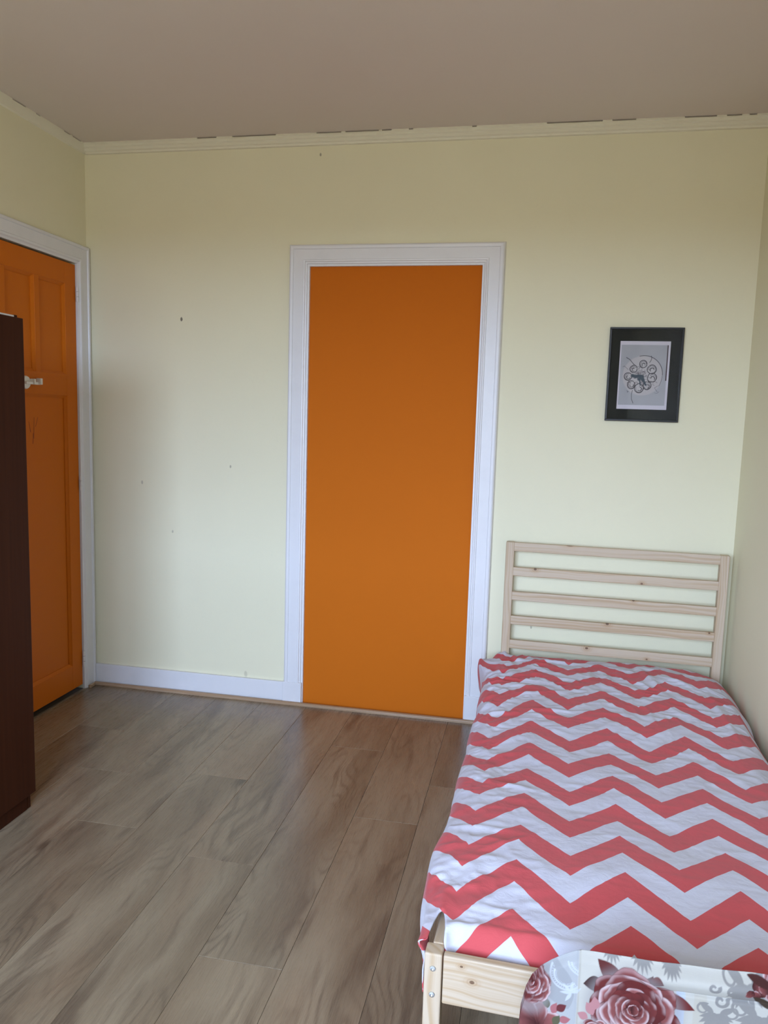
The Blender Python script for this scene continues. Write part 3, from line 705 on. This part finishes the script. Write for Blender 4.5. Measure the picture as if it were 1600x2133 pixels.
# paisley lace on the side panel
pal = srgb(232, 235, 242); mid_ = srgb(182, 182, 184)
leaf(.300, .400, .115, .030, 118, mid_, .8)
for (cu, cz, r, a0, a1) in ((.292, .462, .027, 150, 330), (.292, .462, .020, 160, 330), (.318, .492, .022, 190, 330), (.318, .492, .016, 190, 330)):
    th = np.degrees(np.arctan2(b_ - cz, a_ - cu)) % 360; rr = np.hypot(a_ - cu, b_ - cz)
    put(sstep(.0022, .0010, np.abs(rr - r)) * ((th > a0) & (th < a1)) * (UU < US), pal, .9)
    put(sstep(.0016, .0008, np.hypot((rr - r + .0035), ((th * 10 / 100) % 1 - .5) * .006)) * ((th > a0) & (th < a1)) * (UU < US), pal, .9)
for k_ in range(5): leaf(.305, .432, .022, .003, 40 + 50 * k_, pal, .9)
# roses
dk, md_, lt, hi = srgb(66, 16, 18), srgb(128, 48, 46), srgb(190, 112, 108), srgb(240, 212, 212)
def petal(cu, cz, ang, dist, ln, wd_, tone, seed):
    """rounded petal: dark at its root, pale along its rim"""
    t = math.radians(ang); pu, pz = cu + dist * math.cos(t), cz + dist * math.sin(t)
    x = (a_ - pu) * math.cos(t) + (b_ - pz) * math.sin(t); y = -(a_ - pu) * math.sin(t) + (b_ - pz) * math.cos(t)
    wob = 1 + .16 * vnoise(np.arctan2(y, x) * 2.2 + seed, np.zeros_like(x) + seed * .37, seed)
    rr = np.hypot(x / ln, y / wd_) / wob; m_ = sstep(1.02, .98, rr)
    g = np.clip((x / ln + 1) / 2 + .18 * vnoise(x / ln * 2, y / wd_ * 5, seed + 3), 0, 1)
    base = dk[None, None] * (1 - g[..., None]) + (md_ * (1 - tone) + lt * tone)[None, None] * g[..., None]
    rim = sstep(.70, .93, rr) * sstep(.35, .9, g) * np.clip(tone * 1.1 + 1.3 * vnoise(np.arctan2(y, x) * 1.6 + seed, np.zeros_like(x) + seed * .71, seed + 5), 0, 1)
    base = base * (1 - rim[..., None]) + hi * rim[..., None]
    edge_ = sstep(.955, 1.0, rr) * .55; base = base * (1 - edge_[..., None]) + dk * edge_[..., None]
    global F
    F = F * (1 - m_[..., None]) + base * m_[..., None]
def rose(cu, cz, R, seed, squash=.92):
    rs = np.random.RandomState(seed)
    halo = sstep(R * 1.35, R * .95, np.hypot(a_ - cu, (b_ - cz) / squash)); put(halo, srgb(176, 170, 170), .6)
    for ly, (nn, d_, l_) in enumerate(((7, .66, .42), (7, .52, .40), (6, .40, .36), (6, .28, .30), (5, .19, .24), (4, .10, .17), (3, .04, .10))):
        o_ = rs.rand() * 360
        for k_ in range(nn):
            petal(cu, cz, o_ + k_ * 360 / nn + rs.rand() * 18, R * d_ * (.92 + .16 * rs.rand()), R * l_ * (.9 + .2 * rs.rand()), R * l_ * (.95 + .5 * rs.rand()), rs.rand() ** 1.6, seed + ly * 9 + k_)
brown = srgb(108, 44, 40)
leaf(.392, .470, .055, .016, 143, brown); leaf(.360, .462, .036, .014, 190, srgb(70, 28, 24))
leaf(.460, .462, .062, .014, -18, srgb(126, 48, 46)); leaf(.433, .473, .030, .010, 70, srgb(96, 42, 36)); leaf(.440, .495, .024, .010, -20, srgb(118, 58, 52))
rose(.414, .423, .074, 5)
for (cu, cz, an, ln) in ((.345, .400, 120, .026), (.338, .405, 70, .024), (.350, .412, 100, .024), (.336, .392, 160, .02)): leaf(cu, cz, ln, .008, an, srgb(214, 150, 152)); 
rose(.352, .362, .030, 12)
# blossoms on the side panel and at the far end
for k_, an in enumerate((35, 75, 110, 150, 195)): petal(.240, .352, an, .024, .030, .016, .9, 60 + k_)
for k_, (cu, cz, an) in enumerate(((.272, .385, 70), (.280, .392, 40), (.264, .392, 110), (.285, .375, 20), (.290, .362, -10), (.275, .365, 60))): leaf(cu, cz, .022, .007, an, (srgb(196, 120, 124), srgb(122, 52, 56), srgb(108, 104, 78))[k_ % 3])
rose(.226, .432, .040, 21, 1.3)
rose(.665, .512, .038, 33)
for k_, (cu, cz) in enumerate(((.612, .512), (.622, .503), (.616, .496), (.630, .512), (.606, .503))): petal(cu, cz, 60 * k_, .004, .009, .007, .5, 80 + k_)
leaf(.600, .524, .05, .006, -12, srgb(84, 40, 34)); leaf(.610, .495, .05, .008, -30, srgb(80, 62, 46))
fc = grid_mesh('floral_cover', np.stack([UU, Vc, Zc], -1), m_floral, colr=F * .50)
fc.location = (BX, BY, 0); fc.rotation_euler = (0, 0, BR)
if fc.data.polygons[10].normal.y > 0: fc.data.flip_normals()
tag(fc, 'rose-printed grey cotton cover standing in front of the pine footboard', 'fabric cover')
so = fc.modifiers.new('cloth', 'SOLIDIFY'); so.thickness = .002; so.offset = -1
